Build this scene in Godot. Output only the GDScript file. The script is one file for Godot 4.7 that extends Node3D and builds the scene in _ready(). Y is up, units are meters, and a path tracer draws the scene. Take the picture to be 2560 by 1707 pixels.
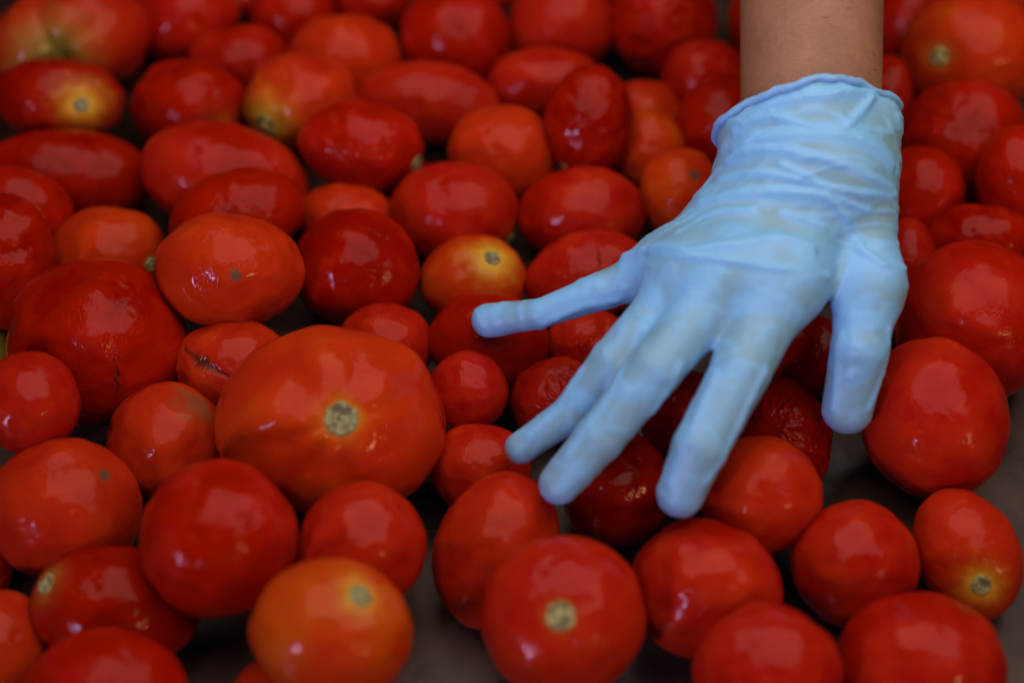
extends Node3D

const FOCUS := 0.68
var tomatoes := 0
var lumps := FastNoiseLite.new()
var fine := FastNoiseLite.new()
var folds := FastNoiseLite.new()
var skins: Array[StandardMaterial3D] = []
var scar_material: StandardMaterial3D
var glove_a := PackedVector3Array()
var glove_b := PackedVector3Array()
var glove_ra := PackedFloat32Array()
var glove_rb := PackedFloat32Array()
var glove_group := PackedInt32Array()
var ridge_a := PackedVector3Array()
var ridge_b := PackedVector3Array()
var ridge_w := PackedFloat32Array()
var ridge_h := PackedFloat32Array()


func _ready() -> void:
	# camera
	var cam := Camera3D.new()
	cam.name = "camera"
	cam.fov = 23.63
	cam.near = 0.02
	cam.far = 50.0
	var lens := CameraAttributesPhysical.new()
	lens.frustum_focal_length = 57.4
	lens.frustum_focus_distance = FOCUS
	lens.frustum_near = 0.02
	lens.frustum_far = 50.0
	lens.exposure_aperture = 2.8
	cam.attributes = lens
	add_child(cam)
	cam.look_at_from_position(Vector3(0, 0.57453, 0.48209), Vector3.ZERO)
	# surroundings: a dim covered place lit by unseen lights
	var env := Environment.new()
	env.background_mode = Environment.BG_COLOR
	env.background_color = Color(0.06, 0.055, 0.055)
	env.background_energy_multiplier = 1.0
	env.tonemap_mode = Environment.TONE_MAPPER_LINEAR
	env.tonemap_exposure = 1.12
	env.sdfgi_enabled = true
	env.ssao_enabled = true
	env.ssil_enabled = true
	var world := WorldEnvironment.new()
	world.environment = env
	add_child(world)
	# lights out of view: overhead, behind the camera, cool at left, warm at right
	area("unseen_overhead_light", Vector3(0.13, 0.57, -0.05), Vector3(0.13, 0, -0.05), Vector2(0.78, 0.74), Color(1.0, 0.93, 0.90), 1.85)  # unseen panel, hung low so the middle is lit more than the edges
	area("unseen_rear_light", Vector3(0.25, 1.0, 1.7), Vector3(0, 0, 0), Vector2(1.5, 1.0), Color(1.0, 0.88, 0.80), 0.12)  # weak unseen panel behind the camera, softly lights the near sides
	area("unseen_cool_light_left", Vector3(-1.5, 0.85, 2.1), Vector3(0, 0, 0), Vector2(0.11, 0.6), Color(0.82, 0.76, 1.0), 100.0)  # narrow unseen strip, placed for the cool streaks on the skins
	area("unseen_warm_light_right", Vector3(1.55, 1.05, 1.75), Vector3(0, 0, 0), Vector2(0.22, 0.30), Color(1.0, 0.74, 0.52), 32.0)  # small unseen light, placed for the peach glints on the skins
	# table
	make_table()
	# tomatoes
	prepare_tomatoes()
	tomato("beef", Vector3(-0.2254, 0.0325, -0.1736), Vector3(0.967, -0.162, -0.196), Vector3(0, 0.771, -0.637), Vector3(0.0384, 0.031, 0.029), Vector3(-0.085, 0.452, 0.888), 1.2, "large ribbed dull orange tomato with deep green crease, by the far left corner", {"halo": 0.55, "halocol": 1, "lobes": 5, "lobamp": 0.17, "dimple": 0.2, "scar": 0, "sr": 0.0070})
	tomato("round", Vector3(-0.2694, 0.0165, -0.1767), Vector3(0.955, -0.192, -0.227), Vector3(0, 0.763, -0.646), Vector3(0.015, 0.0185, 0.0161), Vector3(0.925, 0.255, 0.283), 1.2, "tomato cut by the left frame edge with pale scar at its right side", {"halo": 0.3, "sr": 0.0035})
	tomato("plum", Vector3(-0.2236, 0.0345, -0.127), Vector3(0.963, -0.215, -0.163), Vector3(0.05, 0.738, -0.673), Vector3(0.0323, 0.0204, 0.0204), Vector3(0.684, 0.375, 0.626), 0.5, "dark red plum tomato with yellow ring round grey scar, near far left corner", {"halo": 0.4, "halocol": 2, "sr": 0.0042})
	tomato("round", Vector3(-0.1721, 0.024, -0.2027), Vector3(0.981, -0.122, -0.151), Vector3(0, 0.779, -0.627), Vector3(0.028, 0.0246, 0.0254), Vector3(-0.327, -0.742, -0.585), 1.0, "red tomato at the far edge beside the ribbed dull orange one")
	tomato("plum", Vector3(-0.1418, 0.0205, -0.1737), Vector3(0.983, -0.038, -0.181), Vector3(-0.086, 0.77, -0.632), Vector3(0.026, 0.0174, 0.0174), Vector3(0.829, -0.296, -0.474), 0.9, "small plum tomato behind the orange one with side scar, dusky red")
	tomato("round", Vector3(-0.1611, 0.0238, -0.1335), Vector3(0.982, -0.128, -0.143), Vector3(0, 0.745, -0.667), Vector3(0.0291, 0.0239, 0.0256), Vector3(0.619, -0.039, 0.785), 0.7, "round glossy red tomato with greenish stem end tucked at its bottom, far left", {"halo": 0.3, "sr": 0.0040})
	tomato("round", Vector3(-0.1161, 0.02, -0.2089), Vector3(0.992, -0.081, -0.101), Vector3(0, 0.78, -0.626), Vector3(0.0231, 0.0207, 0.0213), Vector3(0.231, -0.502, -0.834), 0.7, "small dusky red tomato at far edge above the orange-red one")
	tomato("round", Vector3(-0.0856, 0.0227, -0.173), Vector3(0.985, -0.17, 0.014), Vector3(0.138, 0.748, -0.649), Vector3(0.0298, 0.0223, 0.025), Vector3(-0.662, -0.671, -0.334), 1.7, "orange-red tomato behind the orange tomato with side scar, far rows")
	tomato("round", Vector3(-0.105, 0.0297, -0.1305), Vector3(0.992, -0.084, -0.095), Vector3(0, 0.747, -0.664), Vector3(0.0286, 0.0247, 0.0258), Vector3(-0.575, 0.142, 0.806), 1.6, "orange tomato with brown-green scar on its left side, far rows", {"halo": 0.45, "halocol": 2, "sr": 0.0060})
	tomato("round", Vector3(-0.1489, 0.0092, -0.2358), Vector3(0.987, -0.099, -0.126), Vector3(0, 0.786, -0.619), Vector3(0.0125, 0.0098, 0.0107), Vector3(-0.043, -0.684, -0.729), 1.2, "tiny sliver of red tomato at the far edge, second gap from left")
	tomato("round", Vector3(-0.0767, 0.017, -0.2259), Vector3(0.996, -0.052, -0.067), Vector3(0, 0.786, -0.619), Vector3(0.0229, 0.0172, 0.0192), Vector3(0.303, -0.348, -0.887), 0.6, "dark red tomato cut by the far frame edge left of centre")
	tomato("round", Vector3(-0.0296, 0.0264, -0.1843), Vector3(0.984, -0.156, 0.084), Vector3(0.174, 0.757, -0.63), Vector3(0.0294, 0.0272, 0.0274), Vector3(-0.044, -0.724, -0.689), 0.8, "large plain dusky red tomato at far edge, behind the dented long one")
	tomato("plum", Vector3(0.0263, 0.026, -0.1963), Vector3(1, 0.02, 0.024), Vector3(0, 0.777, -0.629), Vector3(0.0285, 0.027, 0.027), Vector3(0.924, -0.24, -0.297), 1.2, "upright red oval tomato at far edge just behind the wrinkled standing one")
	tomato("round", Vector3(-0.0153, 0.0103, -0.2404), Vector3(1, -0.01, -0.013), Vector3(0, 0.788, -0.615), Vector3(0.0168, 0.0103, 0.0128), Vector3(-0.28, -0.443, -0.852), 1, "red tomato mostly outside the far edge between two large ones")
	tomato("plum", Vector3(-0.0428, 0.0201, -0.1402), Vector3(0.996, -0.086, 0.008), Vector3(0.07, 0.743, -0.666), Vector3(0.0373, 0.0209, 0.0209), Vector3(0.888, -0.351, -0.298), 1.2, "long dented plum tomato lying crosswise, far middle rows", {"dent": Vector3(-0.339, 0.431, 0.836)})
	tomato("plum", Vector3(0.0162, 0.0197, -0.1554), Vector3(0.998, 0.052, -0.02), Vector3(-0.052, 0.753, -0.656), Vector3(0.0297, 0.0188, 0.0188), Vector3(-0.903, -0.317, -0.291), 1.1, "red plum tomato lying half hidden behind the wrinkled standing one")
	tomato("plum", Vector3(0.0368, 0.042, -0.102), Vector3(0.997, -0.021, 0.08), Vector3(0.07, 0.739, -0.67), Vector3(0.0218, 0.0274, 0.0218), Vector3(-0.422, -0.502, 0.755), 0.45, "wrinkled dark red tomato standing on end on top of the others", {"wrinkle": 0.06, "sr": 0.0040})
	tomato("round", Vector3(0.079, 0.0279, -0.1937), Vector3(0.996, 0.057, 0.07), Vector3(0, 0.777, -0.63), Vector3(0.028, 0.0295, 0.0279), Vector3(0.249, -0.787, -0.565), 0.8, "wrinkled tomato with folded skin at far edge left of the forearm", {"wrinkle": 0.085})
	tomato("round", Vector3(0.0977, 0.0253, -0.1536), Vector3(0.993, 0.075, 0.087), Vector3(0, 0.757, -0.653), Vector3(0.0217, 0.0198, 0.0201), Vector3(-0.162, -0.501, -0.85), 1.1, "small plain red tomato left of the wrist, above the glove cuff")
	tomato("round", Vector3(0.1042, 0.0287, -0.1139), Vector3(0.992, 0.086, 0.094), Vector3(0, 0.738, -0.675), Vector3(0.0235, 0.025, 0.0235), Vector3(0.124, -0.627, -0.769), 0.5, "dark red tomato touching the left end of the glove cuff")
	tomato("round", Vector3(0.1309, 0.023, -0.2026), Vector3(0.989, 0.092, 0.115), Vector3(0, 0.779, -0.627), Vector3(0.0163, 0.0263, 0.02), Vector3(-0.157, -0.543, -0.825), 1.0, "red tomato hidden behind the bare forearm with only its left rim showing")
	tomato("round", Vector3(0.0681, 0.016, -0.1374), Vector3(0.937, -0.202, 0.286), Vector3(0.341, 0.716, -0.609), Vector3(0.0194, 0.0165, 0.0174), Vector3(-0.295, -0.442, -0.847), 1.8, "orange-red tomato behind the standing wrinkled one, on its right")
	tomato("round", Vector3(0.067, 0.0197, -0.1054), Vector3(0.997, 0.057, 0.06), Vector3(0, 0.727, -0.686), Vector3(0.0188, 0.0205, 0.0191), Vector3(0.314, -0.276, -0.908), 2.1, "pale orange tomato wedged right of the wrinkled standing one")
	tomato("plum", Vector3(0.0804, 0.0234, -0.0714), Vector3(0.991, 0.133, 0.011), Vector3(-0.087, 0.7, -0.709), Vector3(0.0199, 0.0228, 0.0199), Vector3(-0.037, 0.35, -0.936), 1.9, "upright glossy orange-red tomato with tiny grey speck left of the glove", {"speck": Vector3(0.232, 0.929, 0.288)})
	tomato("round", Vector3(0.2084, 0.0231, -0.2008), Vector3(0.973, 0.146, 0.181), Vector3(0, 0.778, -0.629), Vector3(0.0203, 0.0254, 0.022), Vector3(-0.159, -0.621, -0.767), 0.7, "wrinkled dark red tomato right of the bare forearm at far edge", {"wrinkle": 0.05})
	tomato("round", Vector3(0.2317, 0.0375, -0.1585), Vector3(0.964, 0.171, 0.204), Vector3(0, 0.766, -0.643), Vector3(0.0354, 0.0313, 0.0323), Vector3(-0.693, 0.417, 0.588), 1.8, "large brownish orange tomato with pale green scar, far right", {"halo": 0.16, "halocol": 1, "sr": 0.0050})
	tomato("round", Vector3(0.2737, 0.0151, -0.2291), Vector3(0.957, 0.179, 0.228), Vector3(0, 0.786, -0.618), Vector3(0.0226, 0.0146, 0.0176), Vector3(-0.353, -0.585, -0.731), 0.8, "dusky red tomato at the far right corner of the frame")
	tomato("round", Vector3(0.2201, 0.0287, -0.1031), Vector3(0.964, 0.181, 0.194), Vector3(0, 0.731, -0.682), Vector3(0.0306, 0.0299, 0.0293), Vector3(0.46, -0.819, -0.341), 0.8, "large wrinkled dull red tomato right of the glove, below the brownish orange one", {"wrinkle": 0.035})
	tomato("round", Vector3(0.2351, 0.044, -0.0612), Vector3(0.956, 0.206, 0.211), Vector3(0, 0.715, -0.699), Vector3(0.0196, 0.0252, 0.0215), Vector3(-0.072, -0.624, -0.778), 0.8, "dull dark red tomato cut by the right edge in the upper rows")
	tomato("round", Vector3(0.1911, 0.0186, -0.1457), Vector3(0.975, 0.147, 0.166), Vector3(0, 0.748, -0.663), Vector3(0.0136, 0.0218, 0.0167), Vector3(0.844, -0.518, 0.141), 1.0, "small red tomato peeking out behind the right end of the cuff")
	tomato("round", Vector3(0.1893, 0.0131, -0.1195), Vector3(0.975, 0.153, 0.164), Vector3(0, 0.732, -0.682), Vector3(0.0095, 0.0113, 0.01), Vector3(0.627, -0.515, -0.585), 1.9, "orange tomato showing as a sliver right of the glove wrist")
	tomato("round", Vector3(0.1926, 0.0295, -0.0645), Vector3(0.97, 0.171, 0.172), Vector3(0, 0.708, -0.706), Vector3(0.0208, 0.0242, 0.0218), Vector3(0.041, -0.956, -0.289), 0.8, "red tomato with pinkish blossom spot touching glove's right side")
	tomato("plum", Vector3(0.2136, 0.0335, -0.033), Vector3(0.961, 0.199, 0.19), Vector3(0, 0.69, -0.724), Vector3(0.0236, 0.0162, 0.0162), Vector3(-0.764, -0.467, -0.446), 0.5, "flat dark red tomato behind the big one with peach glints, right edge")
	tomato("round", Vector3(0.1812, 0.0222, -0.0272), Vector3(0.972, 0.172, 0.159), Vector3(0, 0.679, -0.735), Vector3(0.0149, 0.0218, 0.0175), Vector3(0.334, -0.802, -0.496), 1.0, "smooth red tomato half hidden behind the base of the gloved thumb")
	tomato("round", Vector3(0.2021, 0.0338, 0.0173), Vector3(0.962, 0.207, 0.177), Vector3(0, 0.651, -0.759), Vector3(0.0346, 0.0356, 0.0341), Vector3(0.15, -0.813, -0.562), 1.0, "big round tomato with broken peach glint at right edge beside gloved thumb")
	tomato("plum", Vector3(0.1747, 0.0369, 0.0734), Vector3(0.947, 0.321, -0.017), Vector3(-0.201, 0.551, -0.81), Vector3(0.0305, 0.0335, 0.0305), Vector3(-0.081, 0.186, -0.979), 1.2, "big smooth oval red tomato directly right of the gloved thumb tip")
	tomato("plum", Vector3(0.1819, 0.0207, 0.1277), Vector3(0.894, 0.41, -0.182), Vector3(-0.361, 0.416, -0.835), Vector3(0.0204, 0.027, 0.0204), Vector3(0.01, 0.378, 0.926), 1.4, "egg-shaped red tomato with yellow-green scar low down, near right corner", {"halo": 0.3, "halocol": 2, "sr": 0.0045})
	tomato("round", Vector3(0.1354, 0.0235, 0.1349), Vector3(0.98, 0.169, 0.107), Vector3(0, 0.535, -0.845), Vector3(0.0247, 0.0252, 0.0242), Vector3(-0.092, -0.463, -0.882), 1.2, "round cherry-like red tomato standing alone on table, lower right")
	tomato("round", Vector3(0.1529, 0.0282, 0.1833), Vector3(0.956, 0.123, 0.265), Vector3(0.169, 0.509, -0.844), Vector3(0.0321, 0.0285, 0.0294), Vector3(-0.138, -0.986, -0.097), 1.1, "big red tomato cut by the near edge at the right corner")
	tomato("round", Vector3(0.0932, 0.0415, 0.1929), Vector3(0.988, 0.133, 0.072), Vector3(0, 0.478, -0.879), Vector3(0.0268, 0.0256, 0.0254), Vector3(0.017, -0.812, -0.584), 1.1, "smooth red tomato cut by near edge, between two larger ones")
	tomato("round", Vector3(0.0757, 0.0267, 0.1482), Vector3(0.959, -0.037, 0.281), Vector3(0.257, 0.531, -0.808), Vector3(0.0304, 0.0272, 0.0279), Vector3(0.169, -0.772, -0.612), 1.2, "large red tomato with square white glint below the gloved index fingertip")
	tomato("round", Vector3(0.019, 0.042, 0.1689), Vector3(1, 0.026, 0.015), Vector3(0, 0.507, -0.862), Vector3(0.0316, 0.0297, 0.0297), Vector3(-0.068, 0.86, 0.505), 1.3, "large round tomato with grey-green scar facing up, at near edge centre", {"halo": 0.14, "halocol": 1, "lobes": 5, "lobamp": 0.012, "sr": 0.0065})
	tomato("round", Vector3(0.0998, 0.0337, 0.1086), Vector3(0.973, 0.026, 0.228), Vector3(0.172, 0.579, -0.797), Vector3(0.0245, 0.0236, 0.0233), Vector3(0.253, -0.85, -0.462), 1.5, "bright red tomato with peach glint just right of gloved index fingertip")
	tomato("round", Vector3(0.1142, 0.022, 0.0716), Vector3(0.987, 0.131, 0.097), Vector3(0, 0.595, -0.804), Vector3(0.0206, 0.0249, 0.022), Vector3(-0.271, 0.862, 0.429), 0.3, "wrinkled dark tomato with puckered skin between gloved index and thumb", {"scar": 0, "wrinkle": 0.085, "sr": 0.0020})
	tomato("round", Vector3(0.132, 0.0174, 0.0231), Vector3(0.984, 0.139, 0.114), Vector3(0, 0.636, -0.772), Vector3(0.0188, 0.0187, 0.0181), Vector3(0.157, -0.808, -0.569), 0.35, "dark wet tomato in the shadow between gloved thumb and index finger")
	tomato("plum", Vector3(-0.0062, 0.025, 0.1284), Vector3(0.927, -0.21, 0.311), Vector3(0.375, 0.499, -0.782), Vector3(0.0238, 0.0316, 0.0238), Vector3(-0.345, -0.8, 0.491), 1.4, "long tilted red plum tomato beside the round one with grey-green scar")
	tomato("round", Vector3(-0.0134, 0.0187, 0.0849), Vector3(1, -0.016, -0.011), Vector3(0, 0.582, -0.813), Vector3(0.0214, 0.0195, 0.0198), Vector3(-0.114, -0.711, -0.694), 1.3, "red tomato under the gloved ring fingertip")
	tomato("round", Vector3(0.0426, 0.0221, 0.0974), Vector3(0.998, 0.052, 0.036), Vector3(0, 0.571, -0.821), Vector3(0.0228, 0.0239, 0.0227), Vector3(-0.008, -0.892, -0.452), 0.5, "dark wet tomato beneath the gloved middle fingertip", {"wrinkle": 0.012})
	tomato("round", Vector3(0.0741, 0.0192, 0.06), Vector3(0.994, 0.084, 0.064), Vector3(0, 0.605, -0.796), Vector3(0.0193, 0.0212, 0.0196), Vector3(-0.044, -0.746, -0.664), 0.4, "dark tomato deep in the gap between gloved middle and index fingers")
	tomato("round", Vector3(0.0187, 0.0176, 0.0468), Vector3(0.966, 0.178, -0.189), Vector3(-0.259, 0.591, -0.764), Vector3(0.0204, 0.0181, 0.0186), Vector3(-0.149, -0.69, -0.708), 1.2, "wrinkled red tomato under the gloved ring finger", {"wrinkle": 0.05})
	tomato("round", Vector3(0.0342, 0.0151, 0.0137), Vector3(0.999, 0.036, 0.03), Vector3(0, 0.642, -0.767), Vector3(0.0199, 0.0151, 0.0168), Vector3(0.167, -0.205, -0.964), 1.2, "crinkled red tomato between the gloved little and ring fingers", {"wrinkle": 0.055})
	tomato("round", Vector3(-0.0105, 0.0265, 0.0217), Vector3(1, -0.01, -0.009), Vector3(0, 0.643, -0.766), Vector3(0.0268, 0.0222, 0.0237), Vector3(-0.72, -0.203, -0.664), 0.7, "deep red tomato beneath the tip of the gloved little finger")
	tomato("plum", Vector3(0.0335, 0.0246, -0.018), Vector3(0.96, 0.218, -0.175), Vector3(-0.275, 0.638, -0.719), Vector3(0.0288, 0.0204, 0.0204), Vector3(0.894, -0.105, -0.435), 1.2, "finely cracked red plum tomato just above the gloved little finger", {"crackw": 0.5, "crack": [Vector3(0.21, 0.977, -0.02), Vector3(0.241, 0.732, 0.637)]})
	tomato("round", Vector3(-0.0173, 0.0218, -0.0171), Vector3(1, -0.018, -0.016), Vector3(0, 0.672, -0.741), Vector3(0.0244, 0.0217, 0.0223), Vector3(0.383, 0.911, 0.153), 2.0, "small orange-red tomato with bright yellow shoulder and round scar, centre", {"halo": 0.42, "halocol": 2, "sr": 0.0042})
	tomato("plum", Vector3(0.0332, 0.0227, -0.0584), Vector3(0.999, 0.031, 0.03), Vector3(0, 0.699, -0.715), Vector3(0.0305, 0.0237, 0.0237), Vector3(0.929, -0.265, -0.259), 1.1, "glossy oval red tomato with white sparkle, in front of the standing wrinkled one")
	tomato("round", Vector3(-0.0266, 0.0247, -0.0585), Vector3(0.996, -0.084, 0.04), Vector3(0.087, 0.696, -0.713), Vector3(0.0302, 0.0248, 0.0265), Vector3(0.875, -0.282, 0.394), 1.1, "red tomato with dark stem end at lower right, behind yellow-shouldered one", {"halo": 0.2, "halocol": 1, "sr": 0.0045})
	tomato("round", Vector3(-0.0045, 0.0234, -0.0994), Vector3(1, -0.004, -0.004), Vector3(0, 0.725, -0.689), Vector3(0.0271, 0.0241, 0.0248), Vector3(0, -0.691, -0.723), 1.8, "orange-red tomato left of the wrinkled standing one")
	tomato("plum", Vector3(-0.0712, 0.0401, -0.0869), Vector3(0.986, -0.162, 0.031), Vector3(0.139, 0.711, -0.69), Vector3(0.0302, 0.0216, 0.0216), Vector3(0.952, -0.129, 0.279), 0.9, "plum tomato puckered around the stem end at its right tip, centre left", {"halo": 0.1, "halocol": 1, "wrinkle": 0.045, "sr": 0.0040})
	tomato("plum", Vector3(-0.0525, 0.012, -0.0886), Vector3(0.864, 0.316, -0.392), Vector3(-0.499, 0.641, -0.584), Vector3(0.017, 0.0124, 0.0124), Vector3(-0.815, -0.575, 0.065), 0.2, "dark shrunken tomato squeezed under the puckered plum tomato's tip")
	tomato("plum", Vector3(-0.1365, 0.0274, -0.0775), Vector3(0.952, -0.301, 0.063), Vector3(0.255, 0.659, -0.708), Vector3(0.0409, 0.0268, 0.0268), Vector3(-0.938, -0.009, -0.346), 1.0, "long red plum tomato lying behind the slanted one, left")
	tomato("plum", Vector3(-0.1256, 0.0418, -0.0392), Vector3(0.948, 0.078, -0.309), Vector3(-0.272, 0.705, -0.655), Vector3(0.0317, 0.0213, 0.0213), Vector3(0.796, -0.218, -0.565), 0.7, "slanted dark red plum tomato with white sparkles, left of centre")
	tomato("plum", Vector3(-0.2143, 0.0233, -0.0841), Vector3(0.964, -0.221, -0.151), Vector3(0.05, 0.705, -0.707), Vector3(0.0413, 0.023, 0.023), Vector3(0.771, -0.478, -0.421), 0.5, "large long dark red tomato with streaky glint, left edge upper rows")
	tomato("plum", Vector3(-0.2251, 0.0386, -0.0482), Vector3(0.869, -0.48, 0.12), Vector3(0.405, 0.552, -0.729), Vector3(0.0235, 0.0183, 0.0183), Vector3(-0.909, 0.158, -0.386), 0.7, "dusky plum tomato at left edge behind the tall dark one")
	tomato("plum", Vector3(-0.2233, 0.0437, -0.0096), Vector3(0.956, -0.216, -0.2), Vector3(0, 0.68, -0.733), Vector3(0.0208, 0.0304, 0.0208), Vector3(-0.121, -0.908, 0.402), 0.6, "tall dark red tomato cut by left edge at middle height")
	tomato("round", Vector3(-0.1859, 0.0224, -0.0334), Vector3(0.971, -0.176, -0.164), Vector3(0, 0.683, -0.73), Vector3(0.0265, 0.0227, 0.0238), Vector3(0.879, 0.201, 0.432), 2.0, "orange tomato with dark stem spot on its right side, left", {"halo": 0.1, "halocol": 1, "sr": 0.0035})
	tomato("round", Vector3(-0.1229, 0.0516, 0.0035), Vector3(0.984, -0.162, -0.076), Vector3(0.052, 0.664, -0.746), Vector3(0.0324, 0.0253, 0.0278), Vector3(-0.512, -0.55, -0.66), 1.8, "big smooth orange-red tomato with tiny brown speck on top, left centre", {"speck": Vector3(0.264, 0.668, 0.696)})
	tomato("plum", Vector3(-0.0769, 0.0184, -0.0574), Vector3(0.98, -0.19, 0.057), Vector3(0.173, 0.675, -0.717), Vector3(0.0248, 0.0192, 0.0192), Vector3(-0.934, -0.119, -0.337), 1.7, "orange-red plum tomato peeking out behind the dark wet oval one")
	tomato("plum", Vector3(-0.0701, 0.0296, -0.0175), Vector3(0.902, -0.348, 0.254), Vector3(0.421, 0.583, -0.695), Vector3(0.029, 0.0271, 0.0271), Vector3(-0.861, 0.017, -0.508), 0.5, "dark wet oval tomato with sharp-edged reflection, upper centre")
	tomato("round", Vector3(-0.1788, 0.0353, 0.0303), Vector3(0.969, -0.189, -0.158), Vector3(0, 0.641, -0.768), Vector3(0.0377, 0.0365, 0.036), Vector3(-0.244, -0.574, -0.782), 0.7, "very large dark red tomato with thin vertical crack, left side", {"crackw": 0.6, "crack": [Vector3(0.425, 0.651, 0.629), Vector3(0.38, 0.066, 0.923)]})
	tomato("round", Vector3(-0.1196, 0.0306, 0.0402), Vector3(0.986, -0.13, -0.107), Vector3(0, 0.635, -0.773), Vector3(0.0246, 0.0209, 0.022), Vector3(-0.2, -0.684, -0.702), 1.6, "split red tomato with a dark slanting crack beside the huge beefsteak", {"crackw": 2.2, "crack": [Vector3(-0.799, 0.598, 0.052), Vector3(0.116, 0.627, 0.77)]})
	tomato("beef", Vector3(-0.0734, 0.0426, 0.0789), Vector3(0.994, -0.087, -0.066), Vector3(0, 0.604, -0.797), Vector3(0.048, 0.0399, 0.0367), Vector3(0.208, 0.801, 0.562), 1.9, "huge ribbed beefsteak tomato with large pale green scar, largest of all", {"halo": 0.17, "halocol": 2, "lobes": 6, "lobamp": 0.085, "soft": 1, "sr": 0.0085})
	tomato("round", Vector3(-0.0555, 0.0241, 0.0231), Vector3(0.997, -0.06, -0.05), Vector3(0, 0.641, -0.767), Vector3(0.0209, 0.0192, 0.0194), Vector3(0.284, -0.757, -0.588), 1.3, "red tomato peeking over the beefsteak tomato's right shoulder")
	tomato("round", Vector3(-0.0184, 0.0344, 0.0561), Vector3(1, -0.022, -0.017), Vector3(0, 0.619, -0.785), Vector3(0.017, 0.0172, 0.0166), Vector3(0.604, -0.56, -0.567), 1.1, "smallest round red tomato, right of the huge beefsteak")
	tomato("round", Vector3(-0.1953, 0.0529, 0.0766), Vector3(0.96, -0.222, -0.171), Vector3(0, 0.609, -0.793), Vector3(0.0204, 0.0206, 0.0199), Vector3(-0.025, -0.839, -0.544), 1.1, "dusky red tomato at the left edge below the cracked big one")
	tomato("round", Vector3(-0.1448, 0.0236, 0.0752), Vector3(0.978, -0.169, -0.125), Vector3(0, 0.594, -0.805), Vector3(0.0248, 0.0252, 0.0243), Vector3(0.118, -0.991, -0.068), 1.7, "orange tomato with brownish bruise on top left of the beefsteak", {"bruise": Vector3(0.586, 0.769, -0.255)})
	tomato("round", Vector3(-0.1804, 0.0279, 0.1116), Vector3(0.965, -0.216, -0.148), Vector3(0, 0.566, -0.824), Vector3(0.031, 0.0286, 0.0289), Vector3(-0.193, -0.976, 0.101), 1.6, "large dull orange-red tomato with grey speck, lower left", {"speck": Vector3(0.681, 0.73, -0.055)})
	tomato("round", Vector3(-0.1111, 0.0541, 0.1427), Vector3(0.984, -0.148, -0.097), Vector3(0, 0.546, -0.838), Vector3(0.0298, 0.0297, 0.0289), Vector3(0.169, -0.985, -0.046), 0.9, "round smooth deep red tomato below the bruised orange one, lower left")
	tomato("round", Vector3(-0.0581, 0.0399, 0.1371), Vector3(0.996, -0.077, -0.05), Vector3(0, 0.543, -0.84), Vector3(0.0255, 0.0249, 0.0244), Vector3(-0.049, -0.905, -0.423), 1.3, "smooth red tomato directly below the beefsteak, above the yellowish orange one")
	tomato("round", Vector3(-0.0651, 0.0561, 0.1841), Vector3(0.96, -0.22, 0.172), Vector3(0.257, 0.456, -0.852), Vector3(0.0296, 0.0268, 0.0273), Vector3(0.464, 0.883, -0.067), 2.3, "yellowish orange tomato with small green scar at near edge", {"halo": 0.25, "halocol": 2, "sr": 0.0050})
	tomato("plum", Vector3(-0.1537, 0.0243, 0.1543), Vector3(0.968, -0.247, -0.046), Vector3(0.085, 0.494, -0.865), Vector3(0.0331, 0.0239, 0.0239), Vector3(-0.77, 0.637, 0.024), 0.6, "wide dark red tomato with pale scar at its left end, lower left", {"halo": 0.2, "sr": 0.0040})
	tomato("round", Vector3(-0.1977, 0.02, 0.1707), Vector3(0.956, -0.257, -0.144), Vector3(0, 0.49, -0.871), Vector3(0.0194, 0.0229, 0.0204), Vector3(-0.511, -0.298, -0.806), 1.8, "dull orange tomato in the near left corner")
	tomato("round", Vector3(-0.2117, 0.0112, 0.1294), Vector3(0.953, -0.257, -0.161), Vector3(0, 0.531, -0.848), Vector3(0.0102, 0.0139, 0.0115), Vector3(-0.334, -0.77, -0.543), 1, "red tomato sliver at left edge near the bottom corner")
	tomato("round", Vector3(-0.1477, 0.0351, 0.1974), Vector3(0.972, -0.208, -0.11), Vector3(0, 0.467, -0.884), Vector3(0.0295, 0.0238, 0.0257), Vector3(-0.577, -0.813, -0.08), 0.9, "dusky red tomato cut by near edge at left")
	tomato("round", Vector3(-0.0841, 0.0186, 0.1925), Vector3(0.991, -0.118, -0.061), Vector3(0, 0.463, -0.887), Vector3(0.0221, 0.0188, 0.0197), Vector3(0.058, -0.812, -0.581), 1.7, "red-orange tomato cut by near edge in front of yellowish orange one")
	tomato("round", Vector3(-0.2365, 0.0115, 0.013), Vector3(0.952, -0.236, -0.197), Vector3(0, 0.64, -0.768), Vector3(0.0119, 0.0131, 0.0121), Vector3(-0.203, -0.747, -0.633), 4, "yellow-green unripe tomato sliver at the left edge")
	# the hand
	make_person()


func area(called: String, at: Vector3, to: Vector3, size: Vector2, tint: Color, radiance: float) -> void:
	var l := AreaLight3D.new()
	l.name = called
	l.area_size = size
	l.light_color = tint
	l.area_normalize_energy = true
	l.light_energy = radiance * size.x * size.y / PI
	l.shadow_enabled = true
	add_child(l)
	l.look_at_from_position(at, to, Vector3.UP if absf((to - at).normalized().y) < 0.95 else Vector3.FORWARD)


func noise(seed_: int, freq: float, octaves := 3) -> FastNoiseLite:
	var n := FastNoiseLite.new()
	n.noise_type = FastNoiseLite.TYPE_SIMPLEX_SMOOTH
	n.seed = seed_
	n.frequency = freq
	n.fractal_octaves = octaves
	return n


func picture(n: FastNoiseLite, side: int) -> Image:
	var im := n.get_seamless_image(side, side)
	im.convert(Image.FORMAT_RGBA8)
	return im


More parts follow.
